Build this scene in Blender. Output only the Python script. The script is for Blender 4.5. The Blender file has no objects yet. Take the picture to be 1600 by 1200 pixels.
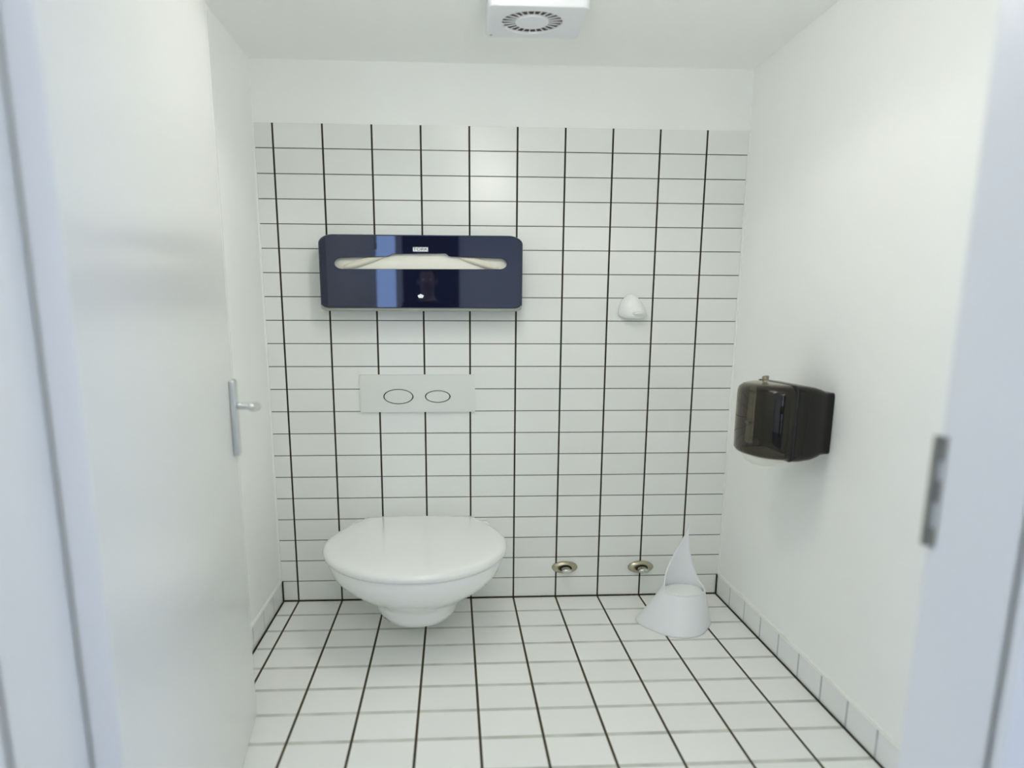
import bpy, bmesh, math, random
from mathutils import Vector, Matrix
random.seed(4)
SC = bpy.context.scene
COL = SC.collection
PI = math.pi

# ------------------------------------------------------------------ camera, world, exposure
FPX, PCX, PCY = 1095.83, 767.58, 726.37
A_, B_, C_ = 0.20464, -0.054368, 0.002659
CAM = Vector((0.7250, -3.1086, 1.2860))
Rx = Matrix(((1, 0, 0), (0, math.cos(A_), -math.sin(A_)), (0, math.sin(A_), math.cos(A_))))
Ry = Matrix(((math.cos(B_), 0, math.sin(B_)), (0, 1, 0), (-math.sin(B_), 0, math.cos(B_))))
Rz = Matrix(((math.cos(C_), -math.sin(C_), 0), (math.sin(C_), math.cos(C_), 0), (0, 0, 1)))
R = Rz @ Rx @ Ry
def to_world(r): return Vector((r[0], r[2], -r[1]))          # (x, -z, y) order back to x, y, z
right, down, fwd = to_world(R[0]), to_world(R[1]), to_world(R[2])
cd = bpy.data.cameras.new('camera')
cam = bpy.data.objects.new('camera', cd); COL.objects.link(cam)
m = Matrix((right, -down, -fwd)).transposed().to_4x4(); m.translation = CAM
cam.matrix_world = m
cd.sensor_fit = 'HORIZONTAL'; cd.sensor_width = 36
cd.lens = 36 * FPX / 1600
cd.shift_x = (800 - PCX) / 1600; cd.shift_y = (PCY - 600) / 1600
cd.clip_start = 0.02
cd.dof.use_dof = True; cd.dof.focus_distance = 3.0; cd.dof.aperture_fstop = 1.15
SC.camera = cam

w = bpy.data.worlds.new('sky'); SC.world = w; w.use_nodes = True
bg = w.node_tree.nodes['Background']
bg.inputs[0].default_value = (0.42, 0.60, 1.0, 1); bg.inputs[1].default_value = 5.0
SC.view_settings.view_transform = 'Standard'; SC.view_settings.look = 'None'
SC.view_settings.exposure = -0.02; SC.view_settings.gamma = 1; SC.view_settings.use_curve_mapping = False

def area(name, loc, rot, sx, sy, power, col):
    l = bpy.data.lights.new(name, 'AREA'); l.shape = 'RECTANGLE'; l.size = sx; l.size_y = sy
    l.energy = power; l.color = col
    o = bpy.data.objects.new(name, l); COL.objects.link(o); o.location = loc; o.rotation_euler = rot
    return o
DAY = (1.0, 0.98, 0.95)
SC.cycles.max_bounces = 24; SC.cycles.diffuse_bounces = 16; SC.cycles.transparent_max_bounces = 16
# daylight entering the lobby through its two windows, and the lobby's ceiling panel
area('daylight_right_window', (3.9, -3.9, 1.4), (0, math.radians(90), 0), 1.6, 1.3, 7, DAY)
area('daylight_left_window', (-2.4, -3.9, 1.4), (0, math.radians(-90), 0), 1.6, 1.3, 12, DAY)
area('lobby_ceiling_light', (0.9, -3.9, 2.44), (0, 0, 0), 1.9, 0.9, 28, (1.0, 0.96, 0.87))

# ------------------------------------------------------------------ materials
def mat(name, col, rough=0.5, metal=0.0, spec=0.5, coat=0.0, noise=0.0, nscale=8.0, bump=0.0, bscale=200.0):
    mt = bpy.data.materials.new(name); mt.use_nodes = True
    nt = mt.node_tree; b = nt.nodes['Principled BSDF']
    b.inputs['Base Color'].default_value = (*col, 1)
    b.inputs['Roughness'].default_value = rough; b.inputs['Metallic'].default_value = metal
    b.inputs['Specular IOR Level'].default_value = spec; b.inputs['Coat Weight'].default_value = coat
    b.inputs['Coat Roughness'].default_value = 0.03
    tc = nt.nodes.new('ShaderNodeTexCoord')
    if noise:
        n = nt.nodes.new('ShaderNodeTexNoise'); n.inputs['Scale'].default_value = nscale
        nt.links.new(tc.outputs['Object'], n.inputs['Vector'])
        mx = nt.nodes.new('ShaderNodeMix'); mx.data_type = 'RGBA'
        mx.inputs[6].default_value = (*[c * (1 - noise) for c in col], 1); mx.inputs[7].default_value = (*[min(1, c * (1 + noise)) for c in col], 1)
        nt.links.new(n.outputs['Fac'], mx.inputs[0]); nt.links.new(mx.outputs[2], b.inputs['Base Color'])
    if bump:
        n2 = nt.nodes.new('ShaderNodeTexNoise'); n2.inputs['Scale'].default_value = bscale
        nt.links.new(tc.outputs['Object'], n2.inputs['Vector'])
        bp = nt.nodes.new('ShaderNodeBump'); bp.inputs['Strength'].default_value = bump; bp.inputs['Distance'].default_value = 0.002
        nt.links.new(n2.outputs['Fac'], bp.inputs['Height']); nt.links.new(bp.outputs['Normal'], b.inputs['Normal'])
    return mt

def tile_mat(name, ax_u, pu, ou, gu, col_u, ax_v, pv, ov, gv, col_v, tile=(0.82, 0.83, 0.80), rough=0.26):
    """glazed tiles: joints every pu along ax_u (width gu, colour col_u) and every pv along ax_v"""
    mt = bpy.data.materials.new(name); mt.use_nodes = True
    nt = mt.node_tree; N = nt.nodes; L = nt.links; b = N['Principled BSDF']
    tc = N.new('ShaderNodeTexCoord'); sp = N.new('ShaderNodeSeparateXYZ'); L.new(tc.outputs['Object'], sp.inputs[0])
    def M(op, a, bb=None, cc=None):
        n = N.new('ShaderNodeMath'); n.operation = op
        for i, v in enumerate((a, bb, cc)):
            if v is None: continue
            if isinstance(v, (int, float)): n.inputs[i].default_value = v
            else: L.new(v, n.inputs[i])
        return n.outputs[0]
    def joint(ax, pitch, off, gap):
        x = M('SUBTRACT', sp.outputs[ax], off)
        x = M('DIVIDE', x, pitch)
        r = M('ROUND', x)
        d = M('MULTIPLY', M('ABSOLUTE', M('SUBTRACT', x, r)), pitch)       # distance to the joint's middle
        mr = N.new('ShaderNodeMapRange'); mr.interpolation_type = 'SMOOTHSTEP'
        mr.inputs['From Min'].default_value = gap * 0.40; mr.inputs['From Max'].default_value = gap * 0.62
        mr.inputs['To Min'].default_value = 1; mr.inputs['To Max'].default_value = 0
        L.new(d, mr.inputs['Value'])
        return mr.outputs[0], M('FLOOR', x), d
    ju, iu, du = joint(ax_u, pu, ou, gu)
    jv, iv, dv = joint(ax_v, pv, ov, gv)
    # slight tone difference from tile to tile
    cb = N.new('ShaderNodeCombineXYZ'); L.new(iu, cb.inputs[0]); L.new(iv, cb.inputs[1])
    wn = N.new('ShaderNodeTexWhiteNoise'); L.new(cb.outputs[0], wn.inputs['Vector'])
    mx = N.new('ShaderNodeMix'); mx.data_type = 'RGBA'; L.new(wn.outputs['Value'], mx.inputs[0])
    mx.inputs[6].default_value = (*[c * 0.975 for c in tile], 1); mx.inputs[7].default_value = (*[c * 1.02 for c in tile], 1)
    # grout dirt
    ns = N.new('ShaderNodeTexNoise'); ns.inputs['Scale'].default_value = 9; L.new(tc.outputs['Object'], ns.inputs['Vector'])
    def grout(col):
        g = N.new('ShaderNodeMix'); g.data_type = 'RGBA'; L.new(ns.outputs['Fac'], g.inputs[0])
        g.inputs[6].default_value = (*[c * 0.6 for c in col], 1); g.inputs[7].default_value = (*[c * 1.4 for c in col], 1)
        return g.outputs[2]
    m1 = N.new('ShaderNodeMix'); m1.data_type = 'RGBA'; L.new(jv, m1.inputs[0]); L.new(mx.outputs[2], m1.inputs[6]); L.new(grout(col_v), m1.inputs[7])
    m2 = N.new('ShaderNodeMix'); m2.data_type = 'RGBA'; L.new(ju, m2.inputs[0]); L.new(m1.outputs[2], m2.inputs[6]); L.new(grout(col_u), m2.inputs[7])
    L.new(m2.outputs[2], b.inputs['Base Color'])
    j = M('MAXIMUM', ju, jv)
    rr = N.new('ShaderNodeMapRange'); rr.inputs['To Min'].default_value = rough; rr.inputs['To Max'].default_value = 0.85; L.new(j, rr.inputs['Value'])
    L.new(rr.outputs[0], b.inputs['Roughness'])
    bp = N.new('ShaderNodeBump'); bp.inputs['Strength'].default_value = 0.5; bp.inputs['Distance'].default_value = 0.0015; bp.invert = True
    L.new(j, bp.inputs['Height']); L.new(bp.outputs['Normal'], b.inputs['Normal'])
    return mt

def smoke(name, tint, gloss=0.06, body=None, body_fac=0.0, rough=0.02, ior=1.75, sheen=(0.82, 0.88, 1.0)):
    """see-through dark plastic skin: a tinted transparent layer under a glossy surface"""
    mt = bpy.data.materials.new(name); mt.use_nodes = True
    nt = mt.node_tree; N = nt.nodes; L = nt.links
    for n in list(N):
        if n.type == 'BSDF_PRINCIPLED': N.remove(n)
    out = [n for n in N if n.type == 'OUTPUT_MATERIAL'][0]
    tr = N.new('ShaderNodeBsdfTransparent'); tr.inputs[0].default_value = (*tint, 1)
    df = N.new('ShaderNodeBsdfDiffuse'); df.inputs[0].default_value = (*(body or tint), 1)
    gl = N.new('ShaderNodeBsdfGlossy'); gl.inputs['Roughness'].default_value = rough; gl.inputs[0].default_value = (*sheen, 1)
    fr = N.new('ShaderNodeFresnel'); fr.inputs[0].default_value = ior
    m0 = N.new('ShaderNodeMixShader'); m0.inputs[0].default_value = body_fac; L.new(tr.outputs[0], m0.inputs[1]); L.new(df.outputs[0], m0.inputs[2])
    m1 = N.new('ShaderNodeMixShader'); L.new(fr.outputs[0], m1.inputs[0]); L.new(m0.outputs[0], m1.inputs[1]); L.new(gl.outputs[0], m1.inputs[2])
    L.new(m1.outputs[0], out.inputs[0])
    return mt

H = 0.098437; FD = 0.161832; FO = -0.0037; XR = 1.98368; XL = -0.07994; ZC = 2.302
YD = -2.1; YO = -2.27; JR = 1.459; JL = 0.158; ZD = 2.14; TT = 0.008
DARK = (0.022, 0.018, 0.005); THIN = (0.07, 0.075, 0.055); PALE = (0.57, 0.58, 0.53)
M_wall = mat('white painted plaster', (0.915, 0.92, 0.90), 0.75, noise=0.012, nscale=3, bump=0.12, bscale=90)
M_ceil = mat('white ceiling paint', (0.955, 0.96, 0.94), 0.8, noise=0.01)
M_tilew = tile_mat('white wall tiles', 0, 0.2, 0.0, 0.0075, DARK, 2, H, 0.0, 0.0034, THIN)
M_tilef = tile_mat('white floor tiles', 0, 0.2, 0.0, 0.0085, (0.045, 0.035, 0.012), 1, FD, 0.0037, 0.017, PALE, tile=(0.85, 0.855, 0.83), rough=0.3)
M_tileb = tile_mat('white skirting tiles', 2, 5.0, -1.0, 0.001, DARK, 1, FD, 0.0, 0.011, (0.48, 0.51, 0.52), tile=(0.85, 0.86, 0.85), rough=0.2)
M_carpet = mat('blue grey carpet', (0.16, 0.19, 0.25), 0.95, noise=0.08, nscale=60)
M_dark = mat('added door dark navy', (0.006, 0.009, 0.022), 0.5, noise=0.1, nscale=6)
M_caulk = mat('white sealant', (0.86, 0.86, 0.82), 0.5, noise=0.02)
M_gap = mat('dark joint', DARK, 0.9, noise=0.1)
M_door = mat('white satin door paint', (0.78, 0.79, 0.77), 0.2, spec=0.6, bump=0.05, bscale=25)
M_frame = mat('white gloss frame paint', (0.79, 0.80, 0.79), 0.4, noise=0.01)
M_ceramic = mat('white ceramic', (0.90, 0.91, 0.895), 0.10, coat=0.6, noise=0.004)
M_seat = mat('white plastic seat', (0.85, 0.86, 0.83), 0.16, coat=0.3, noise=0.004)
M_plate = mat('white plastic plate', (0.74, 0.755, 0.72), 0.3, noise=0.01)
M_wplastic = mat('translucent white plastic', (0.83, 0.85, 0.87), 0.28, noise=0.01)
M_hook = mat('white hook plastic', (0.84, 0.85, 0.84), 0.3, noise=0.01)
M_steel = mat('brushed aluminium', (0.74, 0.76, 0.76), 0.28, 1.0, noise=0.03, nscale=30)
M_chrome = mat('dull chrome', (0.62, 0.63, 0.58), 0.22, 1.0, noise=0.08, nscale=60)
M_strike = mat('grey metal', (0.42, 0.42, 0.40), 0.4, 1.0, noise=0.1, nscale=30)
M_brass = mat('worn nickel brass', (0.50, 0.46, 0.34), 0.30, 1.0, noise=0.15, nscale=40)
M_paper = mat('cream tissue paper', (0.84, 0.83, 0.74), 0.9, noise=0.01)
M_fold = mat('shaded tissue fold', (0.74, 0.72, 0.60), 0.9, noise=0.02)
M_white = mat('white print', (0.88, 0.9, 0.9), 0.5, noise=0.01)
M_ink = mat('black print', (0.01, 0.012, 0.02), 0.5, noise=0.01)
M_navy = smoke('smoked navy plastic', (0.045, 0.068, 0.17), body=(0.022, 0.032, 0.095), body_fac=0.3)
M_grey = mat('grey plastic base', (0.33, 0.34, 0.30), 0.5, noise=0.02)
M_smoke = smoke('smoked brown plastic', (0.38, 0.36, 0.30), body=(0.02, 0.018, 0.014), body_fac=0.15, ior=1.5, sheen=(1.0, 0.95, 0.86))
M_black = mat('black brown plastic', (0.012, 0.011, 0.009), 0.22, spec=0.35, noise=0.02)
M_vent = mat('white vent plastic', (0.80, 0.82, 0.85), 0.35, noise=0.01)
M_slot = mat('dark brown vent shaft', (0.07, 0.055, 0.035), 0.9, noise=0.2)
M_bulb = bpy.data.materials.new('glowing lamp'); M_bulb.use_nodes = True
_b = M_bulb.node_tree.nodes['Principled BSDF']; _b.inputs['Emission Color'].default_value = (1, 1, 0.93, 1); _b.inputs['Emission Strength'].default_value = 6

M_fill = bpy.data.materials.new('fill globe glow'); M_fill.use_nodes = True
_b = M_fill.node_tree.nodes['Principled BSDF']; _b.inputs['Emission Color'].default_value = (1, 0.98, 0.92, 1); _b.inputs['Emission Strength'].default_value = 22

# ------------------------------------------------------------------ helpers
def obj(name, bm, m, parent=None, smooth=False, bevel=0.0, seg=2, sub=0, solid=0.0, angle=35):
    me = bpy.data.meshes.new(name)
    bmesh.ops.recalc_face_normals(bm, faces=bm.faces)
    bm.to_mesh(me); bm.free()
    return link(name, me, m, parent, smooth, bevel, seg, sub, solid, angle)
def link(name, me, m, parent=None, smooth=False, bevel=0.0, seg=2, sub=0, solid=0.0, angle=35):
    me.materials.clear(); me.materials.append(m)
    o = bpy.data.objects.new(name, me); COL.objects.link(o)
    if parent is not None:
        o.parent = parent; o.matrix_parent_inverse = parent.matrix_basis.inverted()
    if solid:
        s = o.modifiers.new('thick', 'SOLIDIFY'); s.thickness = solid; s.offset = -1
    if bevel:
        b = o.modifiers.new('edge', 'BEVEL'); b.width = bevel; b.segments = seg; b.limit_method = 'ANGLE'; b.angle_limit = math.radians(angle); b.harden_normals = False
    if sub:
        s = o.modifiers.new('sub', 'SUBSURF'); s.levels = sub; s.render_levels = sub
    if smooth:
        for p in me.polygons: p.use_smooth = True
    return o
def tag(o, label, cat, group=None):
    o['label'] = label; o['category'] = cat
    if group: o['group'] = group
    return o
def struct(o): o['kind'] = 'structure'; return o
def thing(name, loc, label, cat, group=None):
    o = bpy.data.objects.new(name, None); COL.objects.link(o); o.location = loc; o.empty_display_size = 0.05
    o.matrix_basis = Matrix.Translation(loc)
    return tag(o, label, cat, group)
def box(bm, x0, x1, y0, y1, z0, z1):
    vs = [bm.verts.new((x, y, z)) for x in (x0, x1) for y in (y0, y1) for z in (z0, z1)]
    for f in ((0, 1, 3, 2), (4, 6, 7, 5), (0, 4, 5, 1), (2, 3, 7, 6), (0, 2, 6, 4), (1, 5, 7, 3)):
        bm.faces.new([vs[i] for i in f])
    return vs
def boxo(name, m, dims, parent=None, **k):
    bm = bmesh.new(); box(bm, *dims); return obj(name, bm, m, parent, **k)
def loft(rings, close=True, cap0=True, cap1=True):
    bm = bmesh.new(); R_ = [[bm.verts.new(p) for p in r] for r in rings]; n = len(rings[0])
    for a, b in zip(R_, R_[1:]):
        for i in range(n if close else n - 1):
            j = (i + 1) % n; bm.faces.new((a[i], a[j], b[j], b[i]))
    if cap0: bm.faces.new(R_[0])
    if cap1: bm.faces.new(R_[-1])
    return bm
def tube(path, rad, n=16, sq=(1, 1)):
    """swept tube; rad a number or list"""
    P = [Vector(p) for p in path]; rings = []
    up = Vector((0, 0, 1))
    for i, p in enumerate(P):
        t = (P[min(i + 1, len(P) - 1)] - P[max(i - 1, 0)]).normalized()
        s = t.cross(up)
        if s.length < 1e-3: s = t.cross(Vector((1, 0, 0)))
        s.normalize(); u = s.cross(t).normalized()
        r = rad[i] if isinstance(rad, (list, tuple)) else rad
        rings.append([p + s * (r * sq[0] * math.cos(2 * PI * k / n)) + u * (r * sq[1] * math.sin(2 * PI * k / n)) for k in range(n)])
    return loft(rings)
def curve_mesh(name, splines, extrude, bevel=0.0, res=3):
    """flat filled outline (holes allowed) in the XY plane, given thickness along Z"""
    cu = bpy.data.curves.new(name, 'CURVE'); cu.dimensions = '2D'; cu.fill_mode = 'BOTH'
    cu.extrude = extrude; cu.bevel_depth = bevel; cu.bevel_resolution = res
    for pts in splines:
        s = cu.splines.new('POLY'); s.points.add(len(pts) - 1); s.use_cyclic_u = True
        for q, (x, y) in zip(s.points, pts): q.co = (x, y, 0, 1)
    o = bpy.data.objects.new(name, cu); COL.objects.link(o)
    me = bpy.data.meshes.new_from_object(o.evaluated_get(bpy.context.evaluated_depsgraph_get()))
    bpy.data.objects.remove(o); bpy.data.curves.remove(cu)
    return me
def text_mesh(s, size, extrude):
    cu = bpy.data.curves.new('t', 'FONT'); cu.body = s; cu.size = size; cu.extrude = extrude; cu.align_x = 'CENTER'; cu.align_y = 'CENTER'
    o = bpy.data.objects.new('t', cu); COL.objects.link(o)
    me = bpy.data.meshes.new_from_object(o.evaluated_get(bpy.context.evaluated_depsgraph_get()))
    bpy.data.objects.remove(o); bpy.data.curves.remove(cu)
    return me
FRONT = Matrix(((1, 0, 0, 0), (0, 0, -1, 0), (0, 1, 0, 0), (0, 0, 0, 1)))     # XY outline stood up to face the camera side (-Y)
def standing(me, y): me.transform(FRONT); me.transform(Matrix.Translation((0, y, 0))); return me
def rounded(x0, x1, y0, y1, r, n=8):
    if isinstance(r, (int, float)): r = (r,) * 4
    pts = []
    for (cx, cy, a0, rr, sx, sy) in ((x1, y1, 0, r[0], -1, -1), (x0, y1, 90, r[1], 1, -1), (x0, y0, 180, r[2], 1, 1), (x1, y0, 270, r[3], -1, 1)):
        rx, ry = rr if isinstance(rr, tuple) else (rr, rr)
        for k in range(n + 1):
            a = math.radians(a0 + 90 * k / n)
            pts.append((cx + sx * rx + rx * math.cos(a), cy + sy * ry + ry * math.sin(a)))
    return pts
def ellipse(cx, cy, a, b, n=48): return [(cx + a * math.cos(2 * PI * k / n), cy + b * math.sin(2 * PI * k / n)) for k in range(n)]

# ------------------------------------------------------------------ the room
YB = -5.4
struct(boxo('floor', M_tilef, (XL - 0.12, XR + 0.12, YO + 0.06, 0.0, -0.05, 0.0)))
struct(boxo('floor_lobby', M_carpet, (-3.2, 4.6, YB, YO + 0.06, -0.05, -0.001)))
struct(boxo('wall_back', M_wall, (-0.3, 2.3, 0.0 + TT, 0.15, 0.0, 2.5)))
ZT = 21 * H - 0.003
bm = bmesh.new(); box(bm, XL, XR, 0.0, TT, 0.0, ZT)
struct(obj('wall_back_tiles', bm, M_tilew))
struct(boxo('wall_left', M_wall, (XL - 0.12, XL, YO, TT, 0.0, 2.5)))
struct(boxo('wall_right', M_wall, (XR, XR + 0.12, YO, TT, 0.0, 2.5)))
# ceiling with the round cut-out of the recessed lamp
LX, LY, LR, LDEP = 0.80, -1.05, 0.15, 0.115
me = curve_mesh('ceil', [[(XL, YO + 0.06), (XR, YO + 0.06), (XR, TT), (XL, TT)], ellipse(LX, LY, LR, LR * 0.81)], 0.01)
me.transform(Matrix.Translation((0, 0, ZC + 0.01)))
struct(link('ceiling', me, M_ceil))
# front wall with doorway
JT = 0.05
bm = bmesh.new()
box(bm, XL - 0.12 - 3.0, JL - JT, YO, YD + 0.0, 0, 2.5); box(bm, JR + JT, 4.6, YO, YD, 0, 2.5); box(bm, JL - JT, JR + JT, YO, YD, ZD + JT, 2.5)
struct(obj('wall_front', bm, M_wall))
bm = bmesh.new()
box(bm, JR, JR + JT, YO - 0.02, YD - 0.0, 0, ZD + JT); box(bm, JL - JT, JL, YO - 0.02, YD, 0, ZD + JT); box(bm, JL, JR, YO - 0.02, YD, ZD, ZD + JT)
for s in ((JR, JR + 0.16), (JL - 0.16, JL)): box(bm, s[0], s[1], YO - 0.035, YO - 0.0, 0, ZD + 0.14)
box(bm, JL, JR, YO - 0.035, YO, ZD, ZD + 0.14)
struct(obj('trim_1', bm, M_frame, bevel=0.006))
# door stops beads inside the frame
# skirting tiles, their sealant lines, dark floor joints
for side, x0, x1 in (('right', XR - TT, XR), ('left', XL, XL + TT)):
    struct(boxo('baseboard_' + side, M_tileb, (x0, x1, YD, 0.0, 0.0, H)))
bm = bmesh.new()
box(bm, XR - TT - 0.001, XR, YD, 0, H - 0.002, H + 0.005); box(bm, XL, XL + TT + 0.001, YD, 0, H - 0.002, H + 0.005)
struct(obj('trim_2', bm, M_caulk))
bm = bmesh.new()
box(bm, XR - 0.008, XR, -0.006, 0.0, H + 0.005, ZT); box(bm, XL, XL + 0.008, -0.006, 0, H + 0.005, ZT)
struct(obj('trim_3', bm, M_caulk))
bm = bmesh.new()
box(bm, XL + TT, XR - TT, -0.005, 0.0, 0.0, 0.006)
box(bm, XR - TT - 0.007, XR - TT, YD, 0, 0, 0.003); box(bm, XL + TT, XL + TT + 0.007, YD, 0, 0, 0.003)
box(bm, XR - TT - 0.006, XR - TT, -0.006, 0, 0, H); box(bm, XL + TT, XL + TT + 0.006, -0.006, 0, 0, H)
struct(obj('trim_4', bm, M_gap))

boxo('added_dark_door', M_dark, (0.165, 0.80, YB, YB + 0.04, 0.0, 2.32), bevel=0.004)['kind'] = 'structure'  # dark door added behind the camera to darken the dispenser's reflection
# lobby behind the camera: ceiling, side walls and rear wall with tall windows
struct(boxo('lobby_ceiling', M_ceil, (-3.2, 4.6, YB, YO, 2.5, 2.6)))
bm = bmesh.new()
def holed(bm, ax, c0, c1, a0, a1, z0, z1, holes):
    """wall slab between c0..c1 on axis ax, spanning a0..a1 and z0..z1 with window holes (h0,h1,zb,zt)"""
    def B(p, q, r, s):
        if ax == 'y': box(bm, p, q, c0, c1, r, s)
        else: box(bm, c0, c1, p, q, r, s)
    x = a0
    for h0, h1, zb, zt in sorted(holes):
        B(x, h0, z0, z1); B(h0, h1, z0, zb); B(h0, h1, zt, z1); x = h1
    B(x, a1, z0, z1)
holed(bm, 'y', YB - 0.15, YB, -3.2, 4.6, 0, 2.5, [(-0.16, 0.10, 0.05, 2.3)])
struct(obj('wall_rear', bm, M_wall))
bm = bmesh.new(); holed(bm, 'x', -3.35, -3.2, YB, YO, 0, 2.5, [(-4.6, -3.2, 0.7, 2.1)]); struct(obj('wall_lobby_left', bm, M_wall))
bm = bmesh.new(); holed(bm, 'x', 4.6, 4.75, YB, YO, 0, 2.5, [(-4.6, -3.2, 0.7, 2.1)]); struct(obj('wall_lobby_right', bm, M_wall))
n = 0
for (a, b, c, d, e, f) in ((-0.16, 0.10, YB - 0.1, YB - 0.04, 0.05, 2.3), (-3.3, -3.24, -4.6, -3.2, 0.7, 2.1), (4.64, 4.70, -4.6, -3.2, 0.7, 2.1)):
    n += 1; bm = bmesh.new(); t = 0.02
    if n == 1:
        box(bm, a, a + t, c, d, e, f); box(bm, b - t, b, c, d, e, f); box(bm, a + t, b - t, c, d, e, e + t); box(bm, a + t, b - t, c, d, f - t, f)
    else:
        box(bm, a, b, c, c + t, e, f); box(bm, a, b, d - t, d, e, f); box(bm, a, b, c + t, d - t, e, e + t); box(bm, a, b, c + t, d - t, f - t, f)
        box(bm, a, b, -3.92, -3.88, e + t, f - t)
    struct(obj('window_%d' % n, bm, M_frame))

# ------------------------------------------------------------------ recessed ceiling lamp
t = thing('recessed_ceiling_lamp', (LX, LY, ZC), 'round white recessed ceiling lamp above the toilet room, beside the vent', 'lamp')
rings = []
for r, z in ((LR + 0.012, ZC), (LR + 0.012, ZC - 0.004), (LR, ZC - 0.004), (LR - 0.002, ZC), (LR - 0.002, ZC + LDEP), (0.0005, ZC + LDEP)):
    rings.append([(LX + r * math.cos(a), LY + 0.81 * r * math.sin(a), z) for a in [2 * PI * k / 48 for k in range(48)]])
obj('housing', loft(rings, cap0=False), M_frame, t, smooth=False)
bz = ZC + 0.058
bm = bmesh.new(); bmesh.ops.create_icosphere(bm, subdivisions=3, radius=0.016, matrix=Matrix.Translation((LX, LY, bz + 0.03)))
obj('bulb', bm, M_bulb, t, smooth=True)
obj('socket', tube([(LX, LY, bz + 0.04), (LX, LY, ZC + LDEP)], 0.012), M_frame, t)
pl = bpy.data.lights.new('bulb_light', 'POINT'); pl.energy = 6.2; pl.color = (1.0, 0.985, 0.90); pl.shadow_soft_size = 0.012
po = bpy.data.objects.new('bulb_light', pl); COL.objects.link(po); po.location = (LX, LY, bz)

# unseen glowing globe added below the ceiling to fill the room with light
t = thing('fill_globe', (0.95, -1.35, ZC), 'unseen glowing globe added below the ceiling as fill light', 'lamp')
bm = bmesh.new(); bmesh.ops.create_uvsphere(bm, u_segments=32, v_segments=16, radius=0.10, matrix=Matrix.Translation((0.95, -1.35, ZC - 0.20)))
obj('globe', bm, M_fill, t, smooth=True)
obj('base', tube([(0.95, -1.35, ZC - 0.11), (0.95, -1.35, ZC - 0.001)], 0.05, 32), M_frame, t)

# ------------------------------------------------------------------ ceiling vent
VX, VY, VZ = 1.005, -0.555, 2.25
t = thing('ceiling_vent', (VX, VY, ZC), 'square white ceiling extractor vent with a dark ring of slots', 'vent')
me = curve_mesh('v', [rounded(VX - 0.157, VX + 0.157, VY - 0.125, VY + 0.125, 0.02), ellipse(VX - 0.01, VY, 0.104, 0.092)], 0.026, 0.004)
me.transform(Matrix.Translation((0, 0, VZ + 0.026 - 0.004 + 0.002)))
link('housing', me, M_vent, t)
bm = bmesh.new(); bmesh.ops.create_cone(bm, cap_ends=True, segments=48, radius1=0.104, radius2=0.104, depth=0.006, matrix=Matrix.Translation((VX - 0.01, VY, VZ + 0.004)) @ Matrix.Diagonal((1, 0.885, 1, 1)))
obj('shaft', bm, M_slot, t)  # flat dark brown disc just above the slats
me = curve_mesh('v', [ellipse(VX - 0.01, VY, 0.053, 0.050)], 0.012, 0.003); me.transform(Matrix.Translation((0, 0, VZ + 0.009)))
link('centre_cap', me, M_vent, t)
for k in range(24):
    a = 2 * PI * k / 24
    bm = bmesh.new(); box(bm, 0.050, 0.106, -0.0015, 0.0015, 0, 0.003)
    bmesh.ops.transform(bm, matrix=Matrix.Translation((VX - 0.01, VY, VZ - 0.003)) @ Matrix.Diagonal((1, 0.9, 1, 1)) @ Matrix.Rotation(a, 4, 'Z') , verts=bm.verts)
    obj('slat', bm, M_vent, t)
for sx, sy in ((-1, 1),):
    bm = bmesh.new(); bmesh.ops.create_cone(bm, cap_ends=True, segments=12, radius1=0.005, radius2=0.005, depth=0.003, matrix=Matrix.Translation((VX + sx * 0.14, VY + sy * 0.105, VZ - 0.007)))
    obj('screw', bm, M_chrome, t)

# ------------------------------------------------------------------ door
P0 = Vector((0.068, -0.966)); P1 = Vector((0.2035, -2.098))
u = (P1 - P0).normalized(); nrm = Vector((-u.y, u.x))                 # nrm points into the room (+x)
def D(s, o, z): q = P0 + u * s + nrm * o; return (q.x, q.y, z)        # s along the leaf from its free edge, o out of its face
def dbox(bm, s0, s1, o0, o1, z0, z1):
    vs = [bm.verts.new(D(s, o, z)) for s in (s0, s1) for o in (o0, o1) for z in (z0, z1)]
    for f in ((0, 1, 3, 2), (4, 6, 7, 5), (0, 4, 5, 1), (2, 3, 7, 6), (0, 2, 6, 4), (1, 5, 7, 3)): bm.faces.new([vs[i] for i in f])
WL = (P1 - P0).length
bm = bmesh.new(); dbox(bm, 0, WL, -0.044, 0, 0.006, ZD - 0.004)
door = struct(obj('door_1', bm, M_door, bevel=0.003))
bm = bmesh.new(); dbox(bm, 0.026, 0.078, 0, 0.016, 0.885, 1.112)
obj('handle_plate', bm, M_steel, door, bevel=0.006, seg=3)
pts = [D(0.05, o, 1.034) for o in (0.012, 0.03, 0.045, 0.058)] + [D(0.052 + 0.02 * (1 - math.cos(a)), 0.058 + 0.018 * math.sin(a), 1.034) for a in (0.4, 0.8, 1.2, 1.57)] + [D(s, 0.076, 1.034 + 0.014 * ((s - 0.07) / 0.12) ** 2) for s in (0.10, 0.13, 0.155, 0.185, 0.195)]
obj('door_handle', tube(pts, [0.011] * 4 + [0.011] * 4 + [0.0105, 0.011, 0.0115, 0.011, 0.006], 20), M_steel, door, smooth=True)
bm = bmesh.new(); dbox(bm, -0.0015, 0.0, -0.036, -0.008, 0.88, 1.12); obj('lock_faceplate', bm, M_brass, door)
bm = bmesh.new(); dbox(bm, -0.012, 0.0, -0.03, -0.014, 1.02, 1.05); obj('latch', bm, M_brass, door)
for z in (0.3, 1.75):
    obj('hinge', tube([D(WL + 0.006, 0.004, z), D(WL + 0.006, 0.004, z + 0.09)], 0.008, 12), M_steel, door, smooth=True)

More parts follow.
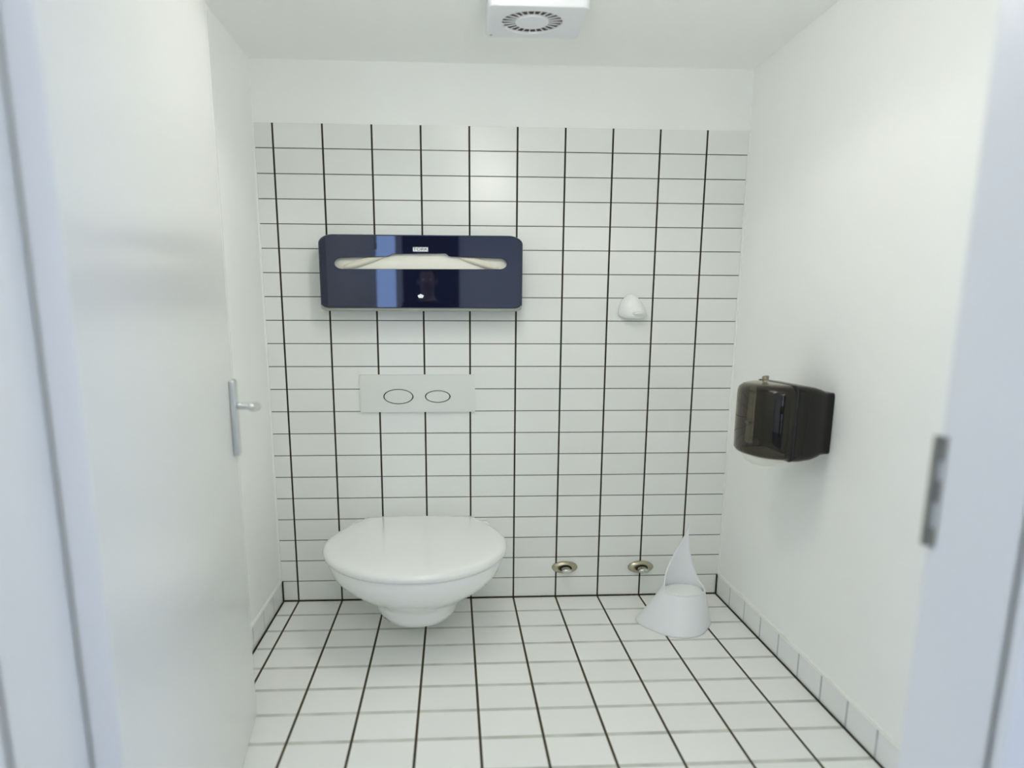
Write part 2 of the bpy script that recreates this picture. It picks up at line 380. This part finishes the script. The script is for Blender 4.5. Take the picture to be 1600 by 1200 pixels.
# strike plate on the right jamb
t = thing('strike_plate', (JR, YD, 0.944), 'brushed metal strike plate on the right door jamb', 'strike plate')
t['label'] = 'slim metal strike plate on the right door jamb'
me = curve_mesh('s', [[(-0.009, 0.0), (0.009, 0.0), (0.009, 0.172), (-0.009, 0.172)], [(-0.006, 0.105), (0.006, 0.105), (0.006, 0.135), (-0.006, 0.135)], [(-0.006, 0.03), (0.006, 0.03), (0.006, 0.07), (-0.006, 0.07)]], 0.001)
me.transform(Matrix.Rotation(PI / 2, 4, 'X')); me.transform(Matrix.Rotation(PI / 2, 4, 'Z'))
me.transform(Matrix.Translation((JR - 0.0012, YD - 0.012, 0.944)))
link('plate', me, M_strike, t)
boxo('lip', M_strike, (JR - 0.007, JR - 0.0001, YD - 0.006, YD + 0.004, 0.944, 1.116), t)
for z in (0.96, 1.10):
    bm = bmesh.new(); bmesh.ops.create_cone(bm, cap_ends=True, segments=12, radius1=0.004, radius2=0.004, depth=0.0015, matrix=Matrix.Translation((JR - 0.0025, YD - 0.013, z)) @ Matrix.Rotation(PI / 2, 4, 'Y'))
    obj('screw', bm, M_chrome, t)

# ------------------------------------------------------------------ toilet
TX = 0.571
def pan(z, wb, wm, ym, yf, yb=0.0, n=28, p=2.2):
    """plan outline: back half-width wb at y=yb, widest wm at ym, front at yf (y negative)"""
    pts = []
    for k in range(n + 1):                                   # right side from back to front
        s = k / n
        if s < 0.4:
            q = s / 0.4; y = yb + (ym - yb) * q; x = wb + (wm - wb) * math.sin(q * PI / 2) ** 1.1
        else:
            a = (s - 0.4) / 0.6 * PI / 2
            x = wm * abs(math.cos(a)) ** (2 / p); y = ym + (yf - ym) * abs(math.sin(a)) ** (2 / p)
        pts.append((x, y))
    ring = [(TX + x, y, z) for x, y in pts] + [(TX - x, y, z) for x, y in reversed(pts[:-1])]
    return ring
t = thing('toilet', (TX, -0.001, 0.1), 'white wall-hung toilet with closed lid below the flush plate', 'toilet')
def shrink(z, f, base, yb=0.0):
    wb, wm, ym, yf = base
    return pan(z, wb * f, wm * f, ym, yf + (1 - f) * 0.25, yb)
R1 = []
for z, wb, wm, ym, yf in ((0.092, .100, .122, -.22, -.475), (0.096, .120, .150, -.24, -.515), (0.106, .132, .168, -.25, -.540), (0.13, .14, .178, -.26, -.555), (0.165, .15, .190, -.27, -.575),
                          (0.190, .16, .200, -.28, -.592), (0.205, .175, .222, -.29, -.615), (0.235, .20, .268, -.32, -.665), (0.28, .235, .315, -.35, -.720), (0.32, .275, .338, -.37, -.752), (0.352, .296, .348, -.38, -.770), (0.374, .306, .350, -.38, -.774), (0.381, .302, .344, -.38, -.766)):
    R1.append(pan(z, wb, wm, ym, yf, -0.001))
obj('bowl', loft(R1), M_ceramic, t, smooth=True, bevel=0.004, angle=50)
S = [(0.378, .93), (0.380, .955), (0.386, .955), (0.3885, .94)]
def lidring(z, f):
    return pan(z, (.245 * f), .362 * f, -.40, -.408 - .396 * f, -.062 - (1 - f) * .02, p=2.05)
obj('seat', loft([lidring(z, f * 0.985) for z, f in S]), M_seat, t, smooth=True)
L_ = [(0.3895, .93), (0.3845, .965), (0.3845, .985), (0.390, 1.002), (0.400, 1.008), (0.410, .995), (0.4155, .975), (0.419, .94), (0.4215, .88), (0.423, .75), (0.424, .5), (0.424, .2)]
obj('lid', loft([lidring(z, f) for z, f in L_]), M_seat, t, smooth=True)
bm = bmesh.new(); box(bm, TX - 0.20, TX + 0.20, -0.075, -0.035, 0.378, 0.402)
obj('hinge_cover', bm, M_seat, t, bevel=0.008, seg=3)

# ------------------------------------------------------------------ flush plate
t = thing('flush_plate', (0.57, 0, 0.884), 'white dual flush plate with two oval buttons above the toilet', 'flush plate')
def ell_hole(cx, a, b): return ellipse(cx, 0.952, a, b, 64)
me = standing(curve_mesh('f', [[(0.317, 0.884), (0.821, 0.884), (0.821, 1.048), (0.317, 1.048)], ell_hole(0.484, 0.066, 0.0335), ell_hole(0.6565, 0.0565, 0.0275)], 0.006, 0.0, 2), -0.0062)
link('plate', me, M_plate, t)
for cx, a, b in ((0.484, 0.066, 0.0335), (0.6565, 0.0565, 0.0275)):
    me = standing(curve_mesh('f', [ell_hole(cx, a - 0.0062, b - 0.0046)], 0.004, 0.0012, 2), -0.0072); o = link('button', me, M_plate, t)
    me = standing(curve_mesh('f', [ell_hole(cx, a, b)], 0.0008), -0.001); link('button_recess', me, M_gap, t)

# ------------------------------------------------------------------ seat cover dispenser
DY = -0.11
t = thing('seat_cover_dispenser', (0.6, 0, 1.33), 'smoked navy toilet seat cover dispenser on the tiled wall above the flush plate', 'dispenser')
ox0, ox1, oz0, oz1 = 0.190, 1.008, 1.334, 1.617
outer = rounded(ox0, ox1, oz0, oz1, ((0.06, 0.035), (0.06, 0.035), (0.028, 0.016), (0.028, 0.016)), 10)
slot = []
for k in range(13):
    a = PI / 2 + PI * k / 12
    slot.append((0.276 + 0.032 * math.cos(a), 1.508 + 0.0235 * math.sin(a)))
for k in range(13):
    a = -PI / 2 + PI * k / 12
    slot.append((0.922 + 0.030 * math.cos(a), 1.510 + 0.0225 * math.sin(a)))
slot += [(0.72, 1.5385), (0.712, 1.5405), (0.703, 1.5485), (0.697, 1.5505), (0.485, 1.5475), (0.479, 1.546), (0.468, 1.5395), (0.458, 1.5375)]
me = standing(curve_mesh('d', [outer, slot], 0.0015, 0.0015, 1), DY)
cover = link('front_cover', me, M_navy, t)
# side walls and rounded shoulders of the cover
def drings():
    rr = []
    for y, g in ((DY - 0.001, 0.0), (DY + 0.004, 0.006), (DY + 0.012, 0.009), (-0.03, 0.0115), (-0.0015, 0.0125)):
        rr.append([(x, y, z) for x, z in rounded(ox0 - g, ox1 + g, oz0 - g * 0.7, oz1 + g * 0.7, ((0.062, 0.036), (0.062, 0.036), (0.03, 0.018), (0.03, 0.018)), 10)])
    return rr
obj('cover_rim', loft(drings(), cap0=False, cap1=False), M_navy, cover, smooth=True, solid=0.003)
boxo('back_plate', M_grey, (0.19, 1.008, -0.010, -0.0008, 1.325, 1.60), t, bevel=0.004)
me = standing(curve_mesh('d', [rounded(0.185, 1.012, 1.3215, 1.345, (0.008, 0.008, (0.02, 0.012), (0.02, 0.012)))], 0.045, 0.002), -0.06)
link('bottom_tray', me, M_grey, t)
# pack of folded paper covers inside, bowed up behind the slot
rings = []
for k in range(31):
    x = 0.236 + (0.962 - 0.236) * k / 30; q = (x - 0.599) / 0.363
    yf = -0.1045 + 0.012 * abs(q) ** 4
    rings.append([(x, -0.02, 1.37), (x, yf, 1.37), (x, yf, 1.47), (x, yf + 0.002, 1.52), (x, yf + 0.008, 1.565), (x, -0.05, 1.572), (x, -0.02, 1.572)])
obj('paper_pack', loft(rings), M_paper, t, smooth=False)
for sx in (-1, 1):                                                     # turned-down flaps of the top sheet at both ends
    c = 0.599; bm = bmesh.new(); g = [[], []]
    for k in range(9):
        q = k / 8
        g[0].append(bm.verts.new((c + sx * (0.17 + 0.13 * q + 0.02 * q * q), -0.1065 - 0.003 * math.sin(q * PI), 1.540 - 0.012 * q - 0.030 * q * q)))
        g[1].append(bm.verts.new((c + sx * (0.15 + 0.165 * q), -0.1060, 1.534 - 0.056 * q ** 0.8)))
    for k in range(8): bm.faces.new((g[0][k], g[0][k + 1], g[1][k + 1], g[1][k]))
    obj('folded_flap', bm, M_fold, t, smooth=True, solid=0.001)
boxo('brand_label', M_white, (0.565, 0.627, DY - 0.0042, DY - 0.003, 1.5565, 1.5735), cover)
me = text_mesh('TORK', 0.0165, 0.0004); me.transform(Matrix.Diagonal((1.35, 1, 1, 1))); me = standing(me, DY - 0.0046); me.transform(Matrix.Translation((0.596, 0, 1.5652)))
link('brand_lettering', me, M_ink, cover)
pent = [(0.594 + 0.014 * math.sin(2 * PI * k / 5), 1.379 + 0.009 * math.cos(2 * PI * k / 5)) for k in range(5)]
me = standing(curve_mesh('d', [pent[::-1]], 0.0006), DY - 0.0036); link('lock_mark', me, M_white, cover)

# ------------------------------------------------------------------ wall hook
t = thing('wall_hook', (1.508, 0, 1.29), 'small white domed plastic hook on the tiled wall', 'hook')
rings = []
HX = 1.509
def drop(f, y, dx=0, dz=0):
    pts = []
    for k in range(40):
        a = 2 * PI * k / 40
        x = math.cos(a) * 0.060; z = math.sin(a)
        if z > 0: z = 0.078 * z ** 1.15; x *= (1 - 0.25 * (z / 0.078) ** 2)
        else: z = 0.028 * -abs(z) ** 0.55
        pts.append((HX + x * f + dx - 0.010 * (z / 0.078 if z > 0 else 0) * f, y, 1.318 + z * f + dz))
    return pts
for y, f, dz in ((-0.0008, 1.0, 0), (-0.012, 1.0, 0), (-0.028, .94, -.002), (-0.042, .82, -.005), (-0.052, .64, -.008), (-0.058, .4, -.01), (-0.060, .12, -.011)):
    rings.append(drop(f, y, 0.004 * (1 - f) * 4, dz))
obj('dome', loft(rings), M_hook, t, smooth=True)
obj('peg', tube([(HX + 0.014, -0.045, 1.316), (HX + 0.016, -0.068, 1.310), (HX + 0.016, -0.078, 1.316)], [0.017, 0.013, 0.008], 16, (1.7, 0.6)), M_hook, t, smooth=True)

# ------------------------------------------------------------------ capped water outlets
def outlet(x, z, label):
    t = thing('pipe_rosette', (x, 0, z), label, 'pipe cap', 'capped pipe rosettes low on the tiled wall')
    prof = ((0.061, -0.0008), (0.061, -0.003), (0.056, -0.008), (0.045, -0.014), (0.035, -0.016), (0.030, -0.015), (0.029, -0.004))
    obj('rosette', loft([[(x + r * math.cos(a), y, z + 0.5 * r * math.sin(a)) for a in [2 * PI * k / 40 for k in range(40)]] for r, y in prof]), M_brass, t, smooth=True, bevel=0.001)
    pr = ((0.022, -0.004), (0.022, -0.030), (0.019, -0.033), (0.019, -0.037), (0.023, -0.040), (0.023, -0.056), (0.018, -0.061), (0.006, -0.062))
    obj('cap', loft([[(x + 0.003 + r * math.cos(a), y, z - 0.002 + 0.5 * r * math.sin(a)) for a in [2 * PI * k / 24 for k in range(24)]] for r, y in pr]), M_chrome, t, smooth=True)
    me = standing(curve_mesh('r', [ellipse(x + 0.003, z - 0.002, 0.0285, 0.0145)], 0.001), -0.0155); link('gap', me, M_gap, t)
outlet(1.2405, 0.146, 'round metal rosette with capped pipe, nearer the toilet')
outlet(1.602, 0.142, 'round metal rosette with capped pipe, right behind the brush holder')

# ------------------------------------------------------------------ toilet brush holder
BX, BY = 1.674, -0.325
t = thing('toilet_brush_holder', (BX, BY, 0), 'white cone-shaped toilet brush holder with pointed back standing on the floor', 'toilet brush holder')
NA, NT = 72, 22
def hgt(th):                                                            # rim height round the cone; th measured from the front
    d = (th - (PI - 0.25) + PI) % (2 * PI) - PI                         # signed angle from the back point, > 0 towards the left
    s = max(0.0, 1 - abs(d) / (2.1 if d > 0 else 1.7))
    return 0.150 + 0.03 * s + (0.435 - 0.180) * s ** (1.25 if d > 0 else 3.6)
def cone_pt(th, z, f=1.0):
    q = z / 0.435
    rr = 0.073 * (1 - q) + 0.013 + 0.064 * max(0.0, 1 - z / 0.17) ** 1.1 + 0.024 * math.sin(min(1, q) * PI)
    tri = 1 + 0.10 * max(0, 1 - z / 0.10) * math.cos(3 * th)
    cx = BX + 0.020 * min(1, z / 0.15) + 0.035 * q; cy = BY + 0.055 * q
    return (cx + f * rr * tri * math.sin(th) * 1.06, cy - f * rr * tri * math.cos(th) * 0.90, z)
bm = bmesh.new(); G = []
for i in range(NA):
    th = 2 * PI * i / NA; h = hgt(th)
    G.append([bm.verts.new(cone_pt(th, 0.001 + (h - 0.001) * j / NT)) for j in range(NT + 1)])
for i in range(NA):
    a, b = G[i], G[(i + 1) % NA]
    for j in range(NT): bm.faces.new((a[j], b[j], b[j + 1], a[j + 1]))
obj('holder', bm, M_wplastic, t, smooth=True, solid=0.006)
lip = []
for i in range(NA):
    th = 2 * PI * i / NA; c = Vector(cone_pt(th, hgt(th))); o_ = Vector((math.sin(th), -math.cos(th), 0))
    lip.append([c + o_ * (0.0035 * math.cos(a) - 0.002) + Vector((0, 0, 0.0035 * math.sin(a))) for a in [2 * PI * k / 8 for k in range(8)]])
lip.append(lip[0])
obj('rim', loft(lip, cap0=False, cap1=False), M_hook, t, smooth=True)
rings = [[cone_pt(2 * PI * i / NA, z, f) for i in range(NA)] for z, f in ((0.138, 0.93), (0.146, 0.90), (0.150, 0.75), (0.152, 0.3))]
obj('brush_lid', loft(rings), M_hook, t, smooth=True)

# ------------------------------------------------------------------ paper towel dispenser on the right wall
PZ0, PZ1, PYC = 0.822, 1.075, -0.735
t = thing('paper_dispenser', (XR, PYC, PZ0), 'dark smoked paper roll dispenser mounted on the right wall', 'dispenser')
def plan(z, xa, xb, hw, inset=0.0, n=28, p=2.1, cap=True):
    """D-shaped outline from x=xa (towards the wall) out to x=xb, half width hw"""
    pts = []
    for k in range(n + 1):
        a = -PI / 2 + PI * k / n
        c, s = abs(math.cos(a)) ** (2 / p), math.copysign(abs(math.sin(a)) ** (2 / p), a)
        pts.append((xa - (xa - xb - inset) * c, PYC + (hw - inset) * s, z))
    return pts
XS, XF = 1.842, 1.722
def shell(xa, xb, hw, zs):
    return [plan(z, xa, xb, hw, g) for z, g in zs]
zs = ((PZ0 + 0.004, 0.035), (PZ0 + 0.006, 0.018), (PZ0 + 0.012, 0.006), (PZ0 + 0.022, 0.0), (PZ0 + 0.1, -0.001), (PZ1 - 0.03, 0.0), (PZ1 - 0.016, 0.005), (PZ1 - 0.006, 0.018), (PZ1 - 0.001, 0.04), (PZ1, 0.07))
bm = bmesh.new(); rg = shell(XS, XF, 0.155, zs); RV = [[bm.verts.new(p) for p in r] for r in rg]
for a, b in zip(RV, RV[1:]):
    for i in range(len(a) - 1): bm.faces.new((a[i], a[i + 1], b[i + 1], b[i]))
bm.faces.new(RV[-1]); bm.faces.new(RV[0])
cov = obj('front_cover', bm, M_smoke, t, smooth=True)
# opaque rear housing: sections along x from the seam to the flared wall plate
def sec(x, hw, z0, z1, r):
    return [(x, y, z) for y, z in rounded(PYC - hw, PYC + hw, z0, z1, r, 6)]
obj('rear_housing', loft([sec(XS + 0.002, 0.150, PZ0 + 0.004, PZ1 - 0.002, 0.02), sec(XS + 0.004, 0.155, PZ0, PZ1, 0.024), sec(XS + 0.03, 0.156, PZ0 + 0.000, PZ1 - 0.001, 0.025), sec(XS + 0.07, 0.150, PZ0 + 0.004, PZ1 - 0.006, 0.025),
                          sec(XS + 0.098, 0.140, PZ0 + 0.012, PZ1 - 0.014, 0.022), sec(XS + 0.112, 0.132, PZ0 + 0.020, PZ1 - 0.022, 0.016), sec(XS + 0.128, 0.128, PZ0 + 0.022, PZ1 - 0.024, 0.012), sec(XR - 0.0008, 0.128, PZ0 + 0.022, PZ1 - 0.024, 0.012)]),
    M_black, t, smooth=True, bevel=0.002, angle=50)
obj('seam', loft([sec(XS - 0.0015, 0.1565, PZ0 - 0.001, PZ1 + 0.001, 0.024), sec(XS + 0.003, 0.1565, PZ0 - 0.001, PZ1 + 0.001, 0.024)]), M_ink, t)
k_ = obj('key', tube([(1.80, PYC, PZ1 - 0.002), (1.80, PYC, PZ1 + 0.006)], 0.008, 12), M_brass, t, smooth=True)
me = curve_mesh('k', [rounded(-0.016, 0.016, 0, 0.018, 0.006), ellipse(0, 0.011, 0.005, 0.004, 16)], 0.0015, 0.0008); me.transform(FRONT); me.transform(Matrix.Rotation(0.5, 4, 'Z')); me.transform(Matrix.Translation((1.80, PYC, PZ1 + 0.005)))
link('key_bow', me, M_brass, k_)
rings = [[(1.812 + 0.08 * f * math.cos(a), PYC - 0.03 + 0.08 * f * math.sin(a), z) for a in [2 * PI * k / 32 for k in range(32)]] for z, f in ((PZ0 + 0.02, 1.0), (PZ0 + 0.0, 0.98), (PZ0 - 0.014, 0.88), (PZ0 - 0.026, 0.62), (PZ0 - 0.031, 0.2))]
obj('paper_end', loft(rings), M_paper, t, smooth=True)
boxo('latch_clip', M_white, (XF + 0.03, XF + 0.046, PYC + 0.0, PYC + 0.03, PZ0 + 0.11, PZ0 + 0.117), t)

# ------------------------------------------------------------------ the photographer behind the camera (seen as the dark shape mirrored in the dispenser)
M_cloth = mat('black cloth', (0.008, 0.009, 0.014), 0.9, noise=0.2, nscale=40)
M_skin = mat('skin', (0.45, 0.27, 0.19), 0.55, noise=0.05)
M_hair = mat('dark hair', (0.012, 0.009, 0.007), 0.6, noise=0.3, nscale=80)
M_camera = mat('black camera shell', (0.012, 0.012, 0.013), 0.4, noise=0.05)
PX, PY = 0.50, -3.62
def skin_mesh(name, verts, edges, m, parent, sub=2, root=0):
    """one continuous surface grown round a jointed skeleton; verts are (x, y, z, radius x, radius y)"""
    me = bpy.data.meshes.new(name); me.from_pydata([v[:3] for v in verts], edges, [])
    me.materials.append(m); o = bpy.data.objects.new(name, me); COL.objects.link(o)
    o.parent = parent; o.matrix_parent_inverse = parent.matrix_basis.inverted()
    md = o.modifiers.new('skin', 'SKIN'); md.use_smooth_shade = True
    if not me.skin_vertices: me.attributes
    sv = me.skin_vertices[0].data if len(me.skin_vertices) else None
    if sv is None: return o
    for i, v in enumerate(verts): sv[i].radius = (v[3], v[4] if len(v) > 4 else v[3]); sv[i].use_root = (i == root)
    sb = o.modifiers.new('sub', 'SUBSURF'); sb.levels = sub; sb.render_levels = sub
    return o
t = thing('person', (PX, PY, 0), 'person in black clothes standing in the lobby holding a camera at chest height', 'person')
def q(x, y, z, *rr): return (PX + x, PY + y, z, *rr)
V = [q(0, 0, .94, .14, .11), q(0, 0.01, 1.10, .125, .10), q(0, 0.01, 1.26, .14, .11), q(0, 0.0, 1.38, .13, .10), q(0, 0.02, 1.47, .055), q(0, 0.03, 1.53, .058), q(0, .035, 1.60, .078, .092), q(0, .03, 1.68, .075, .090), q(0, .025, 1.72, .05, .06)]
E = [(0, 1), (1, 2), (2, 3), (3, 4), (4, 5), (5, 6), (6, 7), (7, 8)]
CX, CY, CZ = CAM.x - PX, CAM.y - 0.085 - PY, CAM.z                       # camera body middle, person's frame
for sx in (-1, 1):
    b = len(V); hx = CX + sx * 0.108
    V += [q(sx * .17, 0, 1.38, .055), q(sx * .25, .06, 1.16, .040), q((sx * .25 + hx) / 2, .19, 1.20, .034), q(hx, CY - .07, CZ - .03, .024, .020), q(hx, CY - .03, CZ - .02, .030, .018)]
    E += [(3, b), (b, b + 1), (b + 1, b + 2), (b + 2, b + 3), (b + 3, b + 4)]
    for k in range(4):                                                  # four fingers curled round the front of the camera
        c = len(V); zz = CZ + .022 - .019 * k; ln = (.9, 1.0, .95, .75)[k]
        V += [q(hx + sx * .004, CY + .000, zz, .009), q(hx - sx * .004, CY + .03 * ln, zz, .0085), q(hx - sx * .025 * ln, CY + .036 * ln, zz, .008), q(hx - sx * .042 * ln, CY + .032 * ln, zz, .007)]
        E += [(b + 4, c), (c, c + 1), (c + 1, c + 2), (c + 2, c + 3)]
    c = len(V); V += [q(hx - sx * .022, CY - .045, CZ - .01, .010), q(hx - sx * .045, CY - .042, CZ + .002, .0085)]
    E += [(b + 4, c), (c, c + 1)]
    l = len(V)
    V += [q(sx * .10, 0, .86, .095), q(sx * .11, .01, .50, .062), q(sx * .11, -.01, .10, .042), q(sx * .12, .12, .04, .036, .03)]
    E += [(0, l), (l, l + 1), (l + 1, l + 2), (l + 2, l + 3)]
skin_mesh('body', V, E, M_skin, t)
V = [q(0, 0, .90, .165, .135), q(0, 0.01, 1.10, .15, .125), q(0, 0.01, 1.26, .165, .135), q(0, 0.0, 1.39, .15, .12), q(0, .01, 1.455, .075)]
E = [(0, 1), (1, 2), (2, 3), (3, 4)]
for sx in (-1, 1):
    b = len(V); hx = CX + sx * 0.108
    V += [q(sx * .18, 0, 1.385, .072), q(sx * .255, .06, 1.16, .056), q((sx * .25 + hx) / 2, .19, 1.20, .046), q(hx + sx * .01, CY - .10, CZ - .04, .034)]
    E += [(3, b), (b, b + 1), (b + 1, b + 2), (b + 2, b + 3)]
skin_mesh('jacket', V, E, M_cloth, t)
V = [q(0, 0, .95, .155, .13)]; E = []
for sx in (-1, 1):
    l = len(V); V += [q(sx * .10, 0, .84, .115), q(sx * .11, .01, .50, .085), q(sx * .11, -.01, .09, .07)]
    E += [(0, l), (l, l + 1), (l + 1, l + 2)]
skin_mesh('trousers', V, E, M_cloth, t)
for sx in (-1, 1):
    bm = bmesh.new(); bmesh.ops.create_uvsphere(bm, u_segments=20, v_segments=12, radius=1, matrix=Matrix.Translation((PX + sx * .115, PY + .05, .045)) @ Matrix.Diagonal((.05, .135, .045, 1)))
    for v in bm.verts: v.co.z = max(v.co.z, 0.0)
    obj('shoe', bm, M_ink, t, smooth=True)
    bm = bmesh.new(); bmesh.ops.create_uvsphere(bm, u_segments=12, v_segments=8, radius=1, matrix=Matrix.Translation((PX + sx * .082, PY + .03, 1.61)) @ Matrix.Diagonal((.012, .02, .032, 1)))
    obj('ear', bm, M_skin, t, smooth=True)
    bm = bmesh.new(); bmesh.ops.create_uvsphere(bm, u_segments=12, v_segments=8, radius=.011, matrix=Matrix.Translation((PX + sx * .032, PY + .112, 1.625)))
    obj('eye', bm, M_white, t, smooth=True)
obj('nose', tube([(PX, PY + .115, 1.63), (PX, PY + .135, 1.595), (PX, PY + .115, 1.585)], [.007, .014, .010], 10), M_skin, t, smooth=True)
obj('mouth', tube([(PX - .024, PY + .112, 1.555), (PX, PY + .122, 1.553), (PX + .024, PY + .112, 1.555)], [.003, .006, .003], 8), mat('lips', (0.36, 0.14, 0.12), 0.5, noise=0.05), t, smooth=True)
bm = bmesh.new(); bmesh.ops.create_uvsphere(bm, u_segments=28, v_segments=18, radius=1, matrix=Matrix.Translation((PX, PY + .005, 1.665)) @ Matrix.Diagonal((.094, .105, .105, 1)))
bmesh.ops.delete(bm, geom=[v for v in bm.verts if v.co.z < 1.60 and v.co.y > PY - .02 or v.co.z < 1.55 or (v.co.y > PY + .06 and v.co.z < 1.69)], context='VERTS')
obj('hair', bm, M_hair, t, smooth=True, solid=0.008)
t = thing('photo_camera', (CAM.x, CAM.y - 0.085, CAM.z - 0.05), 'black camera held in both hands by the person', 'camera')
CYW = CAM.y - 0.085
boxo('camera_body', M_camera, (CAM.x - .066, CAM.x + .066, CYW - .03, CYW + .02, CAM.z - .045, CAM.z + .045), t, bevel=0.008, seg=3)
boxo('viewfinder_hump', M_camera, (CAM.x - .022, CAM.x + .022, CYW - .03, CYW + .015, CAM.z + .043, CAM.z + .066), t, bevel=0.006)
obj('lens', tube([(CAM.x, CYW + .018, CAM.z), (CAM.x, CYW + .03, CAM.z), (CAM.x, CYW + .05, CAM.z), (CAM.x, CYW + .068, CAM.z)], [.032, .033, .030, .031], 28), M_camera, t, smooth=True)
